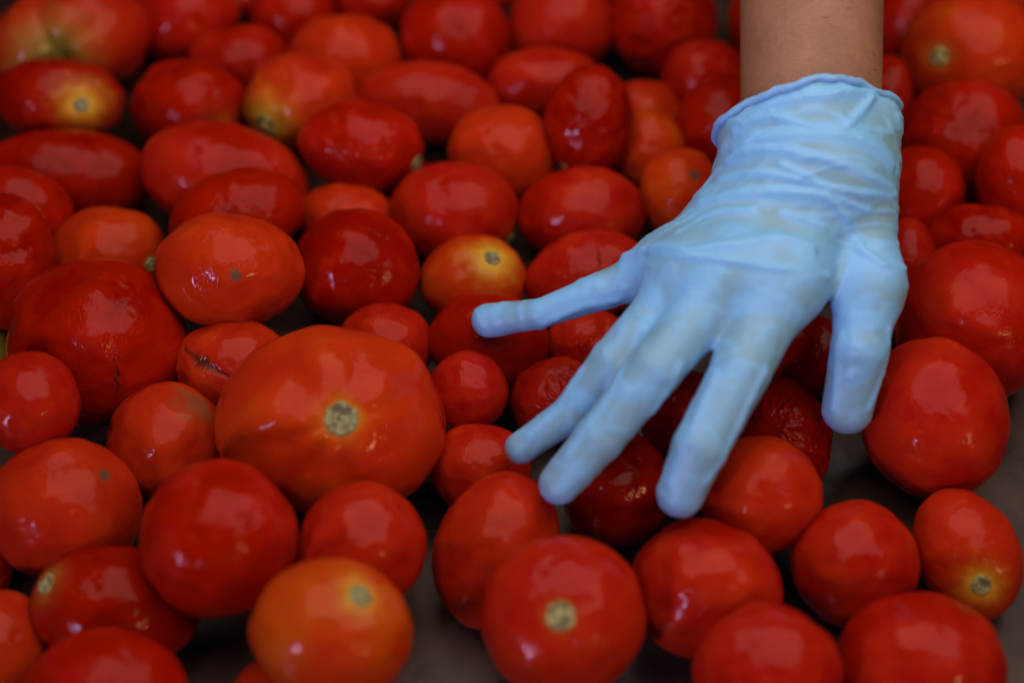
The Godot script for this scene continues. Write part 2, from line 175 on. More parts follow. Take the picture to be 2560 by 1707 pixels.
func bumps(n: FastNoiseLite, side: int, strength: float) -> ImageTexture:
	var im := picture(n, side)
	im.bump_map_to_normal_map(strength)
	im.generate_mipmaps()
	return ImageTexture.create_from_image(im)


func lin(r: float, g: float, b: float) -> Color:
	return Color(r, g, b)


func commit(called: String, verts: PackedVector3Array, normals: PackedVector3Array, colors: PackedColorArray, index: PackedInt32Array, m: Material, parent: Node, uvs := PackedVector2Array()) -> MeshInstance3D:
	var a := []
	a.resize(Mesh.ARRAY_MAX)
	a[Mesh.ARRAY_VERTEX] = verts
	a[Mesh.ARRAY_NORMAL] = normals
	if colors.size():
		a[Mesh.ARRAY_COLOR] = colors
	if uvs.size():
		a[Mesh.ARRAY_TEX_UV] = uvs
	a[Mesh.ARRAY_INDEX] = index
	var me := ArrayMesh.new()
	me.add_surface_from_arrays(Mesh.PRIMITIVE_TRIANGLES, a)
	var o := MeshInstance3D.new()
	o.name = called
	o.mesh = me
	o.material_override = m
	parent.add_child(o, true)
	return o


func make_table() -> void:
	var m := StandardMaterial3D.new()
	m.albedo_color = Color(0.30, 0.235, 0.205)
	m.metallic = 0.15
	m.roughness = 0.45
	m.metallic_specular = 0.35
	var grime := noise(5, 0.012, 4)
	var im := picture(grime, 512)
	for y in 512:
		for x in 512:
			var g := im.get_pixel(x, y).r
			var k := 0.62 + 0.38 * smoothstep(0.25, 0.7, g)
			im.set_pixel(x, y, Color(k, k * 0.985, k * 0.96))
	var rng := RandomNumberGenerator.new()
	rng.seed = 12
	for k in 260: # scratches and dried splashes
		var p := Vector2(rng.randf() * 511.0, rng.randf() * 511.0)
		var dir := Vector2.from_angle(rng.randf_range(-0.5, 0.5))
		var tint := Color(1.0, 0.98, 0.95) if rng.randf() < 0.6 else Color(0.42, 0.3, 0.26)
		for n in rng.randi_range(6, 60):
			p += dir
			var x := posmod(int(p.x), 512)
			var y := posmod(int(p.y), 512)
			im.set_pixel(x, y, im.get_pixel(x, y).lerp(tint, 0.4))
	im.generate_mipmaps()
	m.albedo_texture = ImageTexture.create_from_image(im)
	m.roughness_texture = m.albedo_texture
	m.uv1_triplanar = true
	m.uv1_world_triplanar = true
	m.uv1_scale = Vector3(3.1, 3.1, 3.1)
	m.normal_enabled = true
	m.normal_texture = bumps(noise(8, 0.03, 4), 512, 1.2)
	m.normal_scale = 0.25
	var st := SurfaceTool.new()
	st.begin(Mesh.PRIMITIVE_TRIANGLES)
	# a slab with a rounded rim
	var w := 1.1
	var d := 0.75
	var prof := [Vector2(-0.006, 0.0), Vector2(-0.002, -0.0015), Vector2(0.0, -0.006), Vector2(0.0, -0.034)]
	var rings: Array[PackedVector3Array] = []
	for p in prof:
		var r := PackedVector3Array()
		for c in [Vector2(-1, -1), Vector2(1, -1), Vector2(1, 1), Vector2(-1, 1)]:
			r.append(Vector3(c.x * (w + p.x), p.y, c.y * (d + p.x)))
		rings.append(r)
	for k in rings.size() - 1:
		for j in 4:
			var j2 := (j + 1) % 4
			for v in [rings[k][j], rings[k][j2], rings[k + 1][j], rings[k][j2], rings[k + 1][j2], rings[k + 1][j]]:
				st.add_vertex(v)
	for v in [rings[0][0], rings[0][2], rings[0][1], rings[0][0], rings[0][3], rings[0][2]]:
		st.add_vertex(v)
	var lo := rings[rings.size() - 1]
	for v in [lo[0], lo[1], lo[2], lo[0], lo[2], lo[3]]:
		st.add_vertex(v)
	st.generate_normals()
	var o := MeshInstance3D.new()
	o.name = "table"
	o.mesh = st.commit()
	o.material_override = m
	o.set_meta("label", "dull brownish grey metal tabletop the tomatoes lie on")
	o.set_meta("category", "table")
	o.set_meta("kind", "structure")
	add_child(o, true)


func prepare_tomatoes() -> void:
	lumps = noise(11, 1.0, 2)
	fine = noise(23, 1.0, 3)
	folds = noise(37, 1.0, 2)
	folds.fractal_type = FastNoiseLite.FRACTAL_RIDGED
	var swell := noise(3, 0.012, 2).get_seamless_image(512, 512)
	var drops := noise(4, 0.03, 4).get_seamless_image(512, 512)
	var relief := Image.create(512, 512, false, Image.FORMAT_RGBA8)
	for y in 512:
		for x in 512:
			var k := 0.55 * swell.get_pixel(x, y).r + 0.16 * smoothstep(0.46, 0.56, drops.get_pixel(x, y).r) + 0.14 * drops.get_pixel(x, y).r
			relief.set_pixel(x, y, Color(k, k, k))
	relief.bump_map_to_normal_map(6.5)
	relief.generate_mipmaps()
	var wavy := ImageTexture.create_from_image(relief)
	var film := noise(9, 0.022, 4)
	var wet := picture(film, 512)
	for y in 512:
		for x in 512:
			var g := wet.get_pixel(x, y).r
			var k := lerpf(0.30, 1.0, smoothstep(0.35, 0.68, g))
			wet.set_pixel(x, y, Color(k, k, k))
	wet.generate_mipmaps()
	var wet_tex := ImageTexture.create_from_image(wet)
	for k in 8:
		var m := StandardMaterial3D.new()
		m.vertex_color_use_as_albedo = true
		m.roughness = [0.16, 0.22, 0.15, 0.28, 0.19, 0.14, 0.24, 0.17][k]
		m.roughness_texture = wet_tex
		m.metallic_specular = 0.24
		m.normal_enabled = true
		m.normal_texture = wavy
		m.normal_scale = [0.42, 0.3, 0.55, 0.35, 0.45, 0.6, 0.28, 0.4][k]
		m.uv1_triplanar = true
		m.uv1_scale = Vector3.ONE * [11.0, 9.0, 14.0, 10.0, 12.0, 15.0, 8.0, 13.0][k]
		m.uv1_offset = Vector3(0.13, 0.37, 0.71) * float(k)
		m.subsurf_scatter_enabled = true
		m.subsurf_scatter_strength = 0.06
		skins.append(m)
	scar_material = StandardMaterial3D.new()
	scar_material.vertex_color_use_as_albedo = true
	scar_material.roughness = 0.7


func tone_color(t: float) -> Color:
	var c: Array[Color] = [lin(0.20, 0.005, 0.003), lin(0.36, 0.011, 0.004), lin(0.48, 0.034, 0.005), lin(0.50, 0.10, 0.010), lin(0.42, 0.33, 0.03)]
	t = clampf(t, 0.0, 3.999)
	var k := int(t)
	return c[k].lerp(c[k + 1], t - k)


# One tomato: centre, two of its main axes, half sizes, the way its stem end points, how ripe it is.
func tomato(kind: String, at: Vector3, e1: Vector3, e2: Vector3, half: Vector3, stem: Vector3, tone: float, label: String, o := {}) -> void:
	tomatoes += 1
	var sd := float(tomatoes) * 7.31
	var rng := RandomNumberGenerator.new()
	rng.seed = 1000 + tomatoes
	var e3 := e1.cross(e2).normalized()
	var bottom := sqrt(pow(half.x * e1.y, 2) + pow(half.y * e2.y, 2) + pow(half.z * e3.y, 2))
	var base := at - Vector3(0, bottom, 0)
	var n := stem.normalized()
	var t1 := n.cross(Vector3(0.31, 0.8, 0.52)).normalized()
	var t2 := n.cross(t1)
	var cracked: bool = o.has("crack")
	var NI := 190 if cracked else 64
	var NJ := 260 if cracked else 84
	var wr: float = o.get("wrinkle", 0.0)
	var lobes: int = o.get("lobes", 0)
	var lobamp: float = o.get("lobamp", 0.0)
	var sr: float = o.get("sr", 0.0)
	var mean := (half.x + half.y + half.z) / 3.0
	var ts := sr / mean
	var halo: float = o.get("halo", 0.0)
	var halo_color := lin(0.60, 0.36, 0.03) if o.get("halocol", 0) == 2 else lin(0.34, 0.20, 0.04)
	var lob_phase := rng.randf() * TAU
	var plum := kind == "plum"
	var lump := rng.randf_range(0.022, 0.046)
	var dimple: float = o.get("dimple", 0.10 if lobes > 0 else (0.05 if sr > 0.0 else 0.02))
	var dimple_w := maxf(0.30, ts * 1.7)
	var blush := rng.randf_range(0.15, 0.5)
	var verts := PackedVector3Array()
	var colors := PackedColorArray()
	verts.resize((NI + 1) * (NJ + 1))
	colors.resize((NI + 1) * (NJ + 1))
	var ca: Vector3 = o.get("crack", [Vector3.ZERO, Vector3.ZERO])[0]
	var cb: Vector3 = o.get("crack", [Vector3.ZERO, Vector3.ZERO])[1]
	var cw: float = o.get("crackw", 1.0) * 0.001 / mean
	var speck: Vector3 = o.get("speck", Vector3.ZERO)
	var bruise: Vector3 = o.get("bruise", Vector3.ZERO)
	var dent: Vector3 = o.get("dent", Vector3.ZERO)
	for i in NI + 1:
		var th := PI * float(i) / NI
		var sn := sin(th)
		var cs := cos(th)
		for j in NJ + 1:
			var ph := TAU * float(j) / NJ
			var dir := n * cs + (t1 * cos(ph) + t2 * sin(ph)) * sn
			var q := Vector3(dir.dot(e1) / half.x, dir.dot(e2) / half.y, dir.dot(e3) / half.z)
			var f := 1.0
			var big := lumps.get_noise_3d(dir.x * 0.9 + sd, dir.y * 0.9, dir.z * 0.9)
			f += lump * 1.6 * big + 0.014 * lumps.get_noise_3d(dir.x * 2.2 - sd, dir.y * 2.6, dir.z * 2.6)
			if plum:
				f += 0.02 * cs * (1.0 - cs * cs)
			if lobes > 0:
				var pw := ph + 0.35 * sin(ph + lob_phase) + 0.22 * sin(2.0 * ph - lob_phase)
				var valley := 1.0 - pow(absf(sin(pw * lobes * 0.5 + lob_phase)), 0.55)
				if o.has("soft"):
					valley = pow(0.5 + 0.5 * cos(pw * lobes + lob_phase), 1.6)
				f -= lobamp * valley * (exp(-pow(th / 1.15, 2.0)) * smoothstep(0.0 if not o.has("soft") else 0.12, 0.35 if not o.has("soft") else 0.75, th) + 0.35 * exp(-pow((PI - th) / 0.7, 2.0)))
				if not o.has("soft"):
					f += lobamp * 0.4 * cos(2.0 * ph + lob_phase) * sn
			f -= dimple * exp(-pow(th / dimple_w, 2.0))
			f -= 0.015 * exp(-pow((PI - th) / 0.16, 2.0))
			if wr > 0.0:
				var wx := fine.get_noise_3d(dir.x * 1.3, dir.y * 1.3 + sd, dir.z * 1.3)
				var fold := folds.get_noise_3d(cos(ph) * 1.15 + sd + wx, sin(ph) * 1.15, th * 0.42 + wx)
				var amount := smoothstep(-0.35, 0.35, lumps.get_noise_3d(dir.x * 1.2, dir.y * 1.2, dir.z * 1.2 - sd) + 0.1)
				f -= wr * maxf(0.0, fold) * amount * smoothstep(0.03, 0.4, sn)
			if dent != Vector3.ZERO:
				f -= 0.07 * exp(-pow(dir.angle_to(dent) / 0.42, 2.0))
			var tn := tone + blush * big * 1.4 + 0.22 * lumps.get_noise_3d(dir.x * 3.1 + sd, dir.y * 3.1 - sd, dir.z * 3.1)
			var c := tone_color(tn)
			if halo > 0.0:
				var hk := exp(-pow(th / halo, 2.0) * (1.0 + 0.7 * fine.get_noise_3d(dir.x * 3.0, dir.y * 3.0 + sd, dir.z * 3.0)))
				c = c.lerp(tone_color(3.0), clampf(exp(-pow(th / (halo * 1.35), 2.0)), 0.0, 1.0) * 0.6).lerp(halo_color, clampf(hk * 1.15, 0.0, 1.0) * (0.95 if o.get("halocol", 0) > 0 else 0.5))
			if lobes > 0 and lobamp > 0.1:
				c = c.lerp(lin(0.12, 0.11, 0.015), 0.8 * exp(-pow(th / 0.42, 2.0)))
			if cracked:
				var ab := cb - ca
				var u := clampf((dir - ca).dot(ab) / ab.length_squared(), 0.0, 1.0)
				var jag := 0.05 * fine.get_noise_2d(u * 5.0 + sd, 1.0) + 0.02 * fine.get_noise_2d(u * 19.0 + sd, 4.0)
				var side := ab.cross((ca + cb) * 0.5).normalized()
				var off := dir - ca - ab * u
				off -= dir * off.dot(dir)
				var dist := sqrt(maxf(0.0, off.length_squared() - pow(off.dot(side), 2.0))) + absf(off.dot(side) - jag * sin(u * PI))
				var taper := cw * (0.35 + 0.65 * sin(u * PI))
				var g := exp(-pow(dist / taper, 2.0))
				f -= 0.05 * g * minf(1.0, cw * 22.0) - 0.010 * exp(-pow((dist - taper * 2.2) / (taper * 1.4), 2.0))
				c = c.lerp(lin(0.10, 0.018, 0.008), clampf(g * 1.3, 0.0, 1.0))
			if speck != Vector3.ZERO:
				var sk := dir.angle_to(speck) * mean / 0.0022 + 0.8 * fine.get_noise_3d(dir.x * 30.0, dir.y * 30.0, dir.z * 30.0)
				c = c.lerp(lin(0.10, 0.07, 0.04), clampf(1.6 - sk, 0.0, 1.0))
			if bruise != Vector3.ZERO:
				var bk := dir.angle_to(bruise) / 0.42 + 0.5 * fine.get_noise_3d(dir.x * 2.5, dir.y * 2.5, dir.z * 2.5)
				c = c.lerp(lin(0.22, 0.085, 0.03), 0.75 * clampf(1.5 - bk * 1.3, 0.0, 1.0))
				f -= 0.02 * clampf(1.3 - bk, 0.0, 1.0)
			verts[i * (NJ + 1) + j] = dir * (f / q.length()) + at - base
			colors[i * (NJ + 1) + j] = c
	var normals := PackedVector3Array()
	normals.resize(verts.size())
	var index := PackedInt32Array()
	for i in NI + 1:
		for j in NJ + 1:
			var k := i * (NJ + 1) + j
			var nm := n if i == 0 else -n
			if i > 0 and i < NI:
				var jl := j - 1 if j > 0 else NJ - 1
				var jr := j + 1 if j < NJ else 1
				nm = (verts[k + NJ + 1] - verts[k - NJ - 1]).cross(verts[i * (NJ + 1) + jr] - verts[i * (NJ + 1) + jl]).normalized()
				if nm.dot(verts[k] - at + base) < 0.0:
					nm = -nm
			normals[k] = nm
			if i < NI and j < NJ:
				index.append_array([k, k + 1, k + NJ + 1, k + 1, k + NJ + 2, k + NJ + 1])
	var skin := skins[tomatoes % skins.size()]
	var root: Node3D
	if sr > 0.0 and o.get("scar", 1) == 1:
		root = Node3D.new()
		root.name = numbered("tomato")
		add_child(root, true)
		commit("skin", verts, normals, colors, index, skin, root)
		stem_scar(root, verts, NJ, NI, n, ts, mean, sd, at - base, rng)
	else:
		root = commit(numbered("tomato"), verts, normals, colors, index, skin, self)
	root.position = base
	root.set_meta("label", label)
	root.set_meta("category", "tomato")
	root.set_meta("group", "tomatoes heaped on the table")


func numbered(called: String) -> String:
	return called if tomatoes == 1 else "%s_%03d" % [called, tomatoes - 1]


# The corky scar left by the stalk: a crumpled disc that follows the hollow it sits in.
func stem_scar(root: Node3D, skin: PackedVector3Array, NJ: int, NI: int, n: Vector3, ts: float, mean: float, sd: float, centre: Vector3, rng: RandomNumberGenerator) -> void:
	var rings := 14
	var sectors := 56
	var verts := PackedVector3Array()
	var colors := PackedColorArray()
	var normals := PackedVector3Array()
	var index := PackedInt32Array()
	var pale := lin(0.44, 0.40, 0.13) if rng.randf() < 0.6 else lin(0.32, 0.32, 0.14)
	for i in rings + 1:
		var rho := float(i) / rings
		for j in sectors + 1:
			var ph := TAU * float(j % sectors) / sectors
			var edge := ts * (1.0 + 0.16 * fine.get_noise_2d(cos(ph) * 1.4 + sd, sin(ph) * 1.4))
			var th := edge * rho
			var fi := th / PI * NI
			var fj := ph / TAU * NJ
			var i0 := mini(int(fi), NI - 1)
			var j0 := mini(int(fj), NJ - 1)
			var a := skin[i0 * (NJ + 1) + j0].lerp(skin[i0 * (NJ + 1) + j0 + 1], fj - j0)
			var b := skin[(i0 + 1) * (NJ + 1) + j0].lerp(skin[(i0 + 1) * (NJ + 1) + j0 + 1], fj - j0)
			var p := a.lerp(b, fi - i0)
			var x := rho * cos(ph)
			var y := rho * sin(ph)
			var crumple := fine.get_noise_3d(x * 1.0 + sd, y * 1.0, 3.0)
			var star := fine.get_noise_3d(cos(ph) * 2.2 + sd, sin(ph) * 2.2, rho * 0.7)
			var rim := exp(-pow((rho - 0.78) / 0.16, 2.0))
			var hub := exp(-pow(rho / 0.34, 2.0))
			var up := (0.00035 + mean * ts * (0.10 * hub + 0.05 * rim + 0.10 * crumple + 0.05 * star)) * smoothstep(1.02, 0.82, rho) - 0.0003 * smoothstep(0.9, 1.0, rho)
			verts.append(p + n * up)
			var dark := clampf(smoothstep(-0.02, -0.28, crumple) + 0.55 * smoothstep(0.05, -0.25, star) * smoothstep(0.2, 0.5, rho) + 0.5 * exp(-pow((rho - 0.5) / 0.09, 2.0)), 0.0, 1.0)
			var c := pale.lerp(lin(0.09, 0.06, 0.03), dark * 0.85)
			c = c.lerp(lin(0.24, 0.22, 0.05), smoothstep(0.78, 1.0, rho))
			colors.append(c)
			if i < rings and j < sectors:
				var k := i * (sectors + 1) + j
				index.append_array([k, k + 1, k + sectors + 1, k + 1, k + sectors + 2, k + sectors + 1])
	for i in rings + 1:
		for j in sectors + 1:
			var k := i * (sectors + 1) + j
			var dn := verts[mini(i + 1, rings) * (sectors + 1) + j] - verts[maxi(i - 1, 0) * (sectors + 1) + j]
			var da := verts[i * (sectors + 1) + (j + 1 if j < sectors else 1)] - verts[i * (sectors + 1) + (j - 1 if j > 0 else sectors - 1)]
			var nm := dn.cross(da).normalized() if i > 0 else n
			normals.append(nm if nm.dot(n) > 0.0 else -nm)
	commit("stem_scar", verts, normals, colors, index, scar_material, root)


func bone(g: int, a: Vector3, b: Vector3, ra: float, rb: float) -> void:
	glove_group.append(g)
	glove_a.append(a)
	glove_b.append(b)
	glove_ra.append(ra)
	glove_rb.append(rb)


func ridge(height: float, width: float, pts: Array) -> void:
	for k in pts.size() - 1:
		ridge_a.append(pts[k])
		ridge_b.append(pts[k + 1])
		ridge_w.append(width)
		ridge_h.append(height)


func smin(a: float, b: float, k: float) -> float:
	var h := maxf(k - absf(a - b), 0.0) / k
	return minf(a, b) - h * h * k * 0.25


func capsule(p: Vector3, k: int) -> float:
	var ba := glove_b[k] - glove_a[k]
	var t := clampf((p - glove_a[k]).dot(ba) / ba.length_squared(), 0.0, 1.0)
	return p.distance_to(glove_a[k] + ba * t) - lerpf(glove_ra[k], glove_rb[k], t)


# Palm and wrist flow together; each digit is a chain of its own joined at its knuckle.
func hand_field(p: Vector3, near: PackedInt32Array) -> float:
	var palm := 1.0
	var digits := 1.0
	var digit := 1.0
	var was := 0
	for k in near:
		var g := glove_group[k]
		var d := capsule(p, k)
		if g == 0:
			palm = smin(palm, d, 0.013) if palm < 0.9 else d
		elif g == was:
			digit = smin(digit, d, 0.0012)
		else:
			digits = smin(digits, digit, 0.004)
			digit = d
			was = g
	digits = smin(digits, digit, 0.004)
	return smin(palm, digits, 0.011)


const RIM_AT := Vector3(0.1218, 0.117, -0.0221)
const RIM_AXIS := Vector3(-0.1283, 0.2188, -0.9673)
const RIM_SIDE := Vector3(0.9915, 0.0481, -0.1206)
const ARM_NEAR := Vector3(0.1237, 0.1071, -0.0126)
const ARM_FAR := Vector3(0.1504, 0.1755, -0.3088)
const ARM_SIDE := Vector3(0.9959, 0, 0.0901)
const ARM_HALF := 0.0282
const GLOVE_BLUE := Color(0.21, 0.52, 0.85)
const GLOVE_PALE := Color(0.20, 0.38, 0.455)


func glove_field(p: Vector3, near: PackedInt32Array) -> float:
	var d := hand_field(p, near)
	var s := (p - RIM_AT).dot(RIM_AXIS)
	if s < -0.02:
		return d
	return maxf(maxf(d, s), -maxf(d + 0.003, -(s + 0.014)))


func make_person() -> void:
	var person := Node3D.new()
	person.name = "person"
	add_child(person, true)
	person.set_meta("label", "bare forearm and spread hand in a pale blue disposable glove over the tomatoes")
	person.set_meta("category", "person")
	bone(0, Vector3(0.1031, 0.103, -0.0075), Vector3(0.0636, 0.085, 0.0315), 0.0133, 0.0106)
	bone(0, Vector3(0.1136, 0.108, -0.0041), Vector3(0.0723, 0.093, 0.0427), 0.0143, 0.0118)
	bone(0, Vector3(0.1245, 0.11, -0.0035), Vector3(0.0876, 0.097, 0.0472), 0.0146, 0.0127)
	bone(0, Vector3(0.136, 0.107, -0.0059), Vector3(0.1072, 0.096, 0.0505), 0.0143, 0.0137)
	bone(0, Vector3(0.1438, 0.102, -0.0046), Vector3(0.1437, 0.088, 0.0445), 0.0137, 0.0124)
	bone(0, Vector3(0.0636, 0.085, 0.0315), Vector3(0.0723, 0.093, 0.0427), 0.0106, 0.0118)
	bone(0, Vector3(0.0723, 0.093, 0.0427), Vector3(0.0876, 0.097, 0.0472), 0.0118, 0.0127)
	bone(0, Vector3(0.0876, 0.097, 0.0472), Vector3(0.1072, 0.096, 0.0505), 0.0127, 0.0137)
	bone(0, Vector3(0.0941, 0.117, -0.0246), Vector3(0.1115, 0.106, -0.0027), 0.0120, 0.0240)
	bone(0, Vector3(0.1494, 0.117, -0.0196), Vector3(0.1329, 0.106, -0.0008), 0.0120, 0.0240)
	bone(0, Vector3(0.1218, 0.117, -0.0221), Vector3(0.1222, 0.106, -0.0018), 0.0270, 0.0240)
	bone(1, Vector3(0.1437, 0.088, 0.0445), Vector3(0.138, 0.076, 0.0674), 0.0124, 0.0116)
	bone(1, Vector3(0.138, 0.076, 0.0674), Vector3(0.1351, 0.054, 0.0805), 0.0116, 0.0107)
	bone(2, Vector3(0.1072, 0.096, 0.0505), Vector3(0.088, 0.087, 0.0874), 0.0137, 0.0119)
	bone(2, Vector3(0.088, 0.087, 0.0874), Vector3(0.0714, 0.074, 0.1147), 0.0119, 0.0109)
	bone(2, Vector3(0.0714, 0.074, 0.1147), Vector3(0.0643, 0.06, 0.1262), 0.0109, 0.0095)
	bone(3, Vector3(0.0876, 0.097, 0.0472), Vector3(0.0552, 0.086, 0.0862), 0.0127, 0.0109)
	bone(3, Vector3(0.0552, 0.086, 0.0862), Vector3(0.0334, 0.068, 0.1062), 0.0109, 0.0099)
	bone(3, Vector3(0.0334, 0.068, 0.1062), Vector3(0.0185, 0.055, 0.1179), 0.0099, 0.0086)
	bone(4, Vector3(0.0723, 0.093, 0.0427), Vector3(0.0393, 0.076, 0.0745), 0.0118, 0.0093)
	bone(4, Vector3(0.0393, 0.076, 0.0745), Vector3(0.022, 0.059, 0.0881), 0.0093, 0.0076)
	bone(4, Vector3(0.022, 0.059, 0.0881), Vector3(0.0036, 0.049, 0.0964), 0.0076, 0.0069)
	bone(5, Vector3(0.0636, 0.085, 0.0315), Vector3(0.0372, 0.076, 0.0366), 0.0106, 0.0082)
	bone(5, Vector3(0.0372, 0.076, 0.0366), Vector3(0.0115, 0.066, 0.0404), 0.0082, 0.0065)
	bone(5, Vector3(0.0115, 0.066, 0.0404), Vector3(-0.0099, 0.055, 0.0347), 0.0065, 0.0077)
	ridge(0.00132, 0.00250, [Vector3(0.0902, 0.1226, -0.0078), Vector3(0.1016, 0.1336, -0.0105), Vector3(0.1151, 0.1401, -0.0094), Vector3(0.1305, 0.1404, -0.0113), Vector3(0.1469, 0.1326, -0.0207)])
	ridge(0.00144, 0.00312, [Vector3(0.0899, 0.1193, -0), Vector3(0.0968, 0.126, 0.0004), Vector3(0.1108, 0.1325, 0.0041), Vector3(0.1295, 0.1334, 0.005), Vector3(0.1442, 0.1269, 0.0047), Vector3(0.1528, 0.1181, 0.0064)])
	ridge(0.00156, 0.00187, [Vector3(0.093, 0.126, -0.0086), Vector3(0.1041, 0.1331, -0.0053), Vector3(0.1182, 0.135, 0.0028), Vector3(0.132, 0.1338, 0.0022), Vector3(0.1393, 0.134, -0.0066), Vector3(0.1455, 0.1331, -0.0168)])
	ridge(0.00120, 0.00203, [Vector3(0.087, 0.1154, 0.0014), Vector3(0.0965, 0.1244, 0.0047), Vector3(0.1104, 0.1297, 0.0109), Vector3(0.1251, 0.1288, 0.0155), Vector3(0.1434, 0.1211, 0.0171), Vector3(0.152, 0.1128, 0.0152)])
	ridge(0.00120, 0.00172, [Vector3(0.0834, 0.1113, 0.0077), Vector3(0.0994, 0.1226, 0.016), Vector3(0.1102, 0.1239, 0.02), Vector3(0.1251, 0.1216, 0.0236), Vector3(0.1412, 0.117, 0.0221), Vector3(0.1542, 0.1093, 0.015)])
	ridge(0.00156, 0.00250, [Vector3(0.0759, 0.1068, 0.0157), Vector3(0.0914, 0.1165, 0.0209), Vector3(0.1064, 0.1202, 0.0243), Vector3(0.1237, 0.1198, 0.0255), Vector3(0.1319, 0.112, 0.0293), Vector3(0.1381, 0.1041, 0.0375)])
	ridge(0.00120, 0.00156, [Vector3(0.1068, 0.1168, 0.032), Vector3(0.1157, 0.1152, 0.0346), Vector3(0.1236, 0.1119, 0.0356)])
	ridge(0.00168, 0.00281, [Vector3(0.0453, 0.0894, 0.03), Vector3(0.0545, 0.0998, 0.0344), Vector3(0.068, 0.1108, 0.0469), Vector3(0.0859, 0.1164, 0.0481), Vector3(0.1028, 0.1157, 0.0433), Vector3(0.1167, 0.1131, 0.0475)])
	ridge(0.00132, 0.00187, [Vector3(0.051, 0.0959, 0.0329), Vector3(0.0665, 0.1097, 0.0484), Vector3(0.0855, 0.1142, 0.0556), Vector3(0.1037, 0.1133, 0.0583), Vector3(0.1239, 0.104, 0.0548)])
	ridge(0.00132, 0.00187, [Vector3(0.1366, 0.1038, 0.0382), Vector3(0.1461, 0.1029, 0.0467), Vector3(0.1557, 0.0979, 0.0441)])
	ridge(0.00108, 0.00156, [Vector3(0.1067, 0.1259, 0.0156), Vector3(0.1175, 0.1245, 0.0207), Vector3(0.1316, 0.1163, 0.0263), Vector3(0.1416, 0.1115, 0.0257)])
	ridge(0.00108, 0.00140, [Vector3(0.0655, 0.1075, 0.0324), Vector3(0.0752, 0.1079, 0.0243), Vector3(0.0851, 0.1133, 0.0265), Vector3(0.0951, 0.1159, 0.0301)])
	ridge(0.00092, 0.00200, [Vector3(0.0264, 0.0755, 0.0781), Vector3(0.0178, 0.0661, 0.0881), Vector3(0.0067, 0.058, 0.097)])
	ridge(0.00092, 0.00200, [Vector3(0.0515, 0.0902, 0.0704), Vector3(0.0372, 0.0848, 0.0963), Vector3(0.0206, 0.0691, 0.1136)])
	ridge(0.00092, 0.00200, [Vector3(0.0644, 0.0927, 0.0899), Vector3(0.054, 0.0782, 0.1017)])
	ridge(0.00092, 0.00200, [Vector3(0.0765, 0.0929, 0.0943), Vector3(0.0676, 0.085, 0.1131), Vector3(0.0589, 0.069, 0.1277)])
	ridge(0.00092, 0.00200, [Vector3(0.0966, 0.0939, 0.093), Vector3(0.0842, 0.081, 0.1141), Vector3(0.0735, 0.0702, 0.1285)])
	ridge(0.00092, 0.00200, [Vector3(0.1291, 0.0843, 0.0676), Vector3(0.1278, 0.0692, 0.0796), Vector3(0.1274, 0.06, 0.0856)])
	ridge(0.00092, 0.00200, [Vector3(0.1489, 0.0851, 0.066), Vector3(0.1472, 0.0709, 0.0766), Vector3(0.1424, 0.0609, 0.0863)])
	ridge(0.00092, 0.00200, [Vector3(0.043, 0.0785, 0.0443), Vector3(0.029, 0.0754, 0.045), Vector3(0.0132, 0.0669, 0.047)])
	ridge(0.00024, 0.00343, [Vector3(0.0114, 0.0732, 0.0396), Vector3(0.022, 0.078, 0.0386), Vector3(0.0299, 0.0764, 0.0447)])
	ridge(0.00020, 0.00286, [Vector3(0.0275, 0.0786, 0.0324), Vector3(0.0342, 0.0827, 0.0409), Vector3(0.0378, 0.0768, 0.0451)])
	ridge(0.00020, 0.00315, [Vector3(0.0463, 0.0911, 0.0343), Vector3(0.0516, 0.0952, 0.0475), Vector3(0.0551, 0.0962, 0.0598)])
	ridge(0.00024, 0.00343, [Vector3(0.0646, 0.1018, 0.0648), Vector3(0.0711, 0.1072, 0.0606), Vector3(0.0777, 0.1122, 0.0561)])
	ridge(0.00020, 0.00315, [Vector3(0.0533, 0.0915, 0.0682), Vector3(0.0629, 0.1006, 0.066), Vector3(0.0695, 0.1065, 0.06)])
	ridge(0.00020, 0.00286, [Vector3(0.0876, 0.1035, 0.0685), Vector3(0.1022, 0.1067, 0.0691), Vector3(0.1135, 0.0957, 0.0707)])
	ridge(0.00020, 0.00286, [Vector3(0.1258, 0.0703, 0.0694), Vector3(0.1333, 0.0844, 0.0744), Vector3(0.146, 0.0784, 0.0761)])
	ridge(0.00018, 0.00286, [Vector3(0.134, 0.0741, 0.0814), Vector3(0.1422, 0.0787, 0.0785), Vector3(0.1478, 0.0814, 0.0719)])
	ridge(0.00018, 0.00286, [Vector3(0.1294, 0.0884, 0.0599), Vector3(0.1386, 0.0907, 0.0652), Vector3(0.1519, 0.0869, 0.0608)])
	ridge(0.00018, 0.00286, [Vector3(0.0162, 0.0647, 0.087), Vector3(0.0245, 0.0712, 0.0877), Vector3(0.0297, 0.069, 0.0904)])
	ridge(0.00016, 0.00286, [Vector3(0.0375, 0.0839, 0.0913), Vector3(0.0436, 0.088, 0.0988), Vector3(0.0535, 0.0881, 0.0989)])
	ridge(0.00016, 0.00286, [Vector3(0.0255, 0.0665, 0.1199), Vector3(0.0206, 0.0595, 0.1251), Vector3(0.0191, 0.0524, 0.1262)])
	ridge(0.00014, 0.00257, [Vector3(0.0709, 0.0895, 0.0851), Vector3(0.0765, 0.0929, 0.0943), Vector3(0.0859, 0.0974, 0.0938)])
	make_forearm(person)
	make_glove(person)


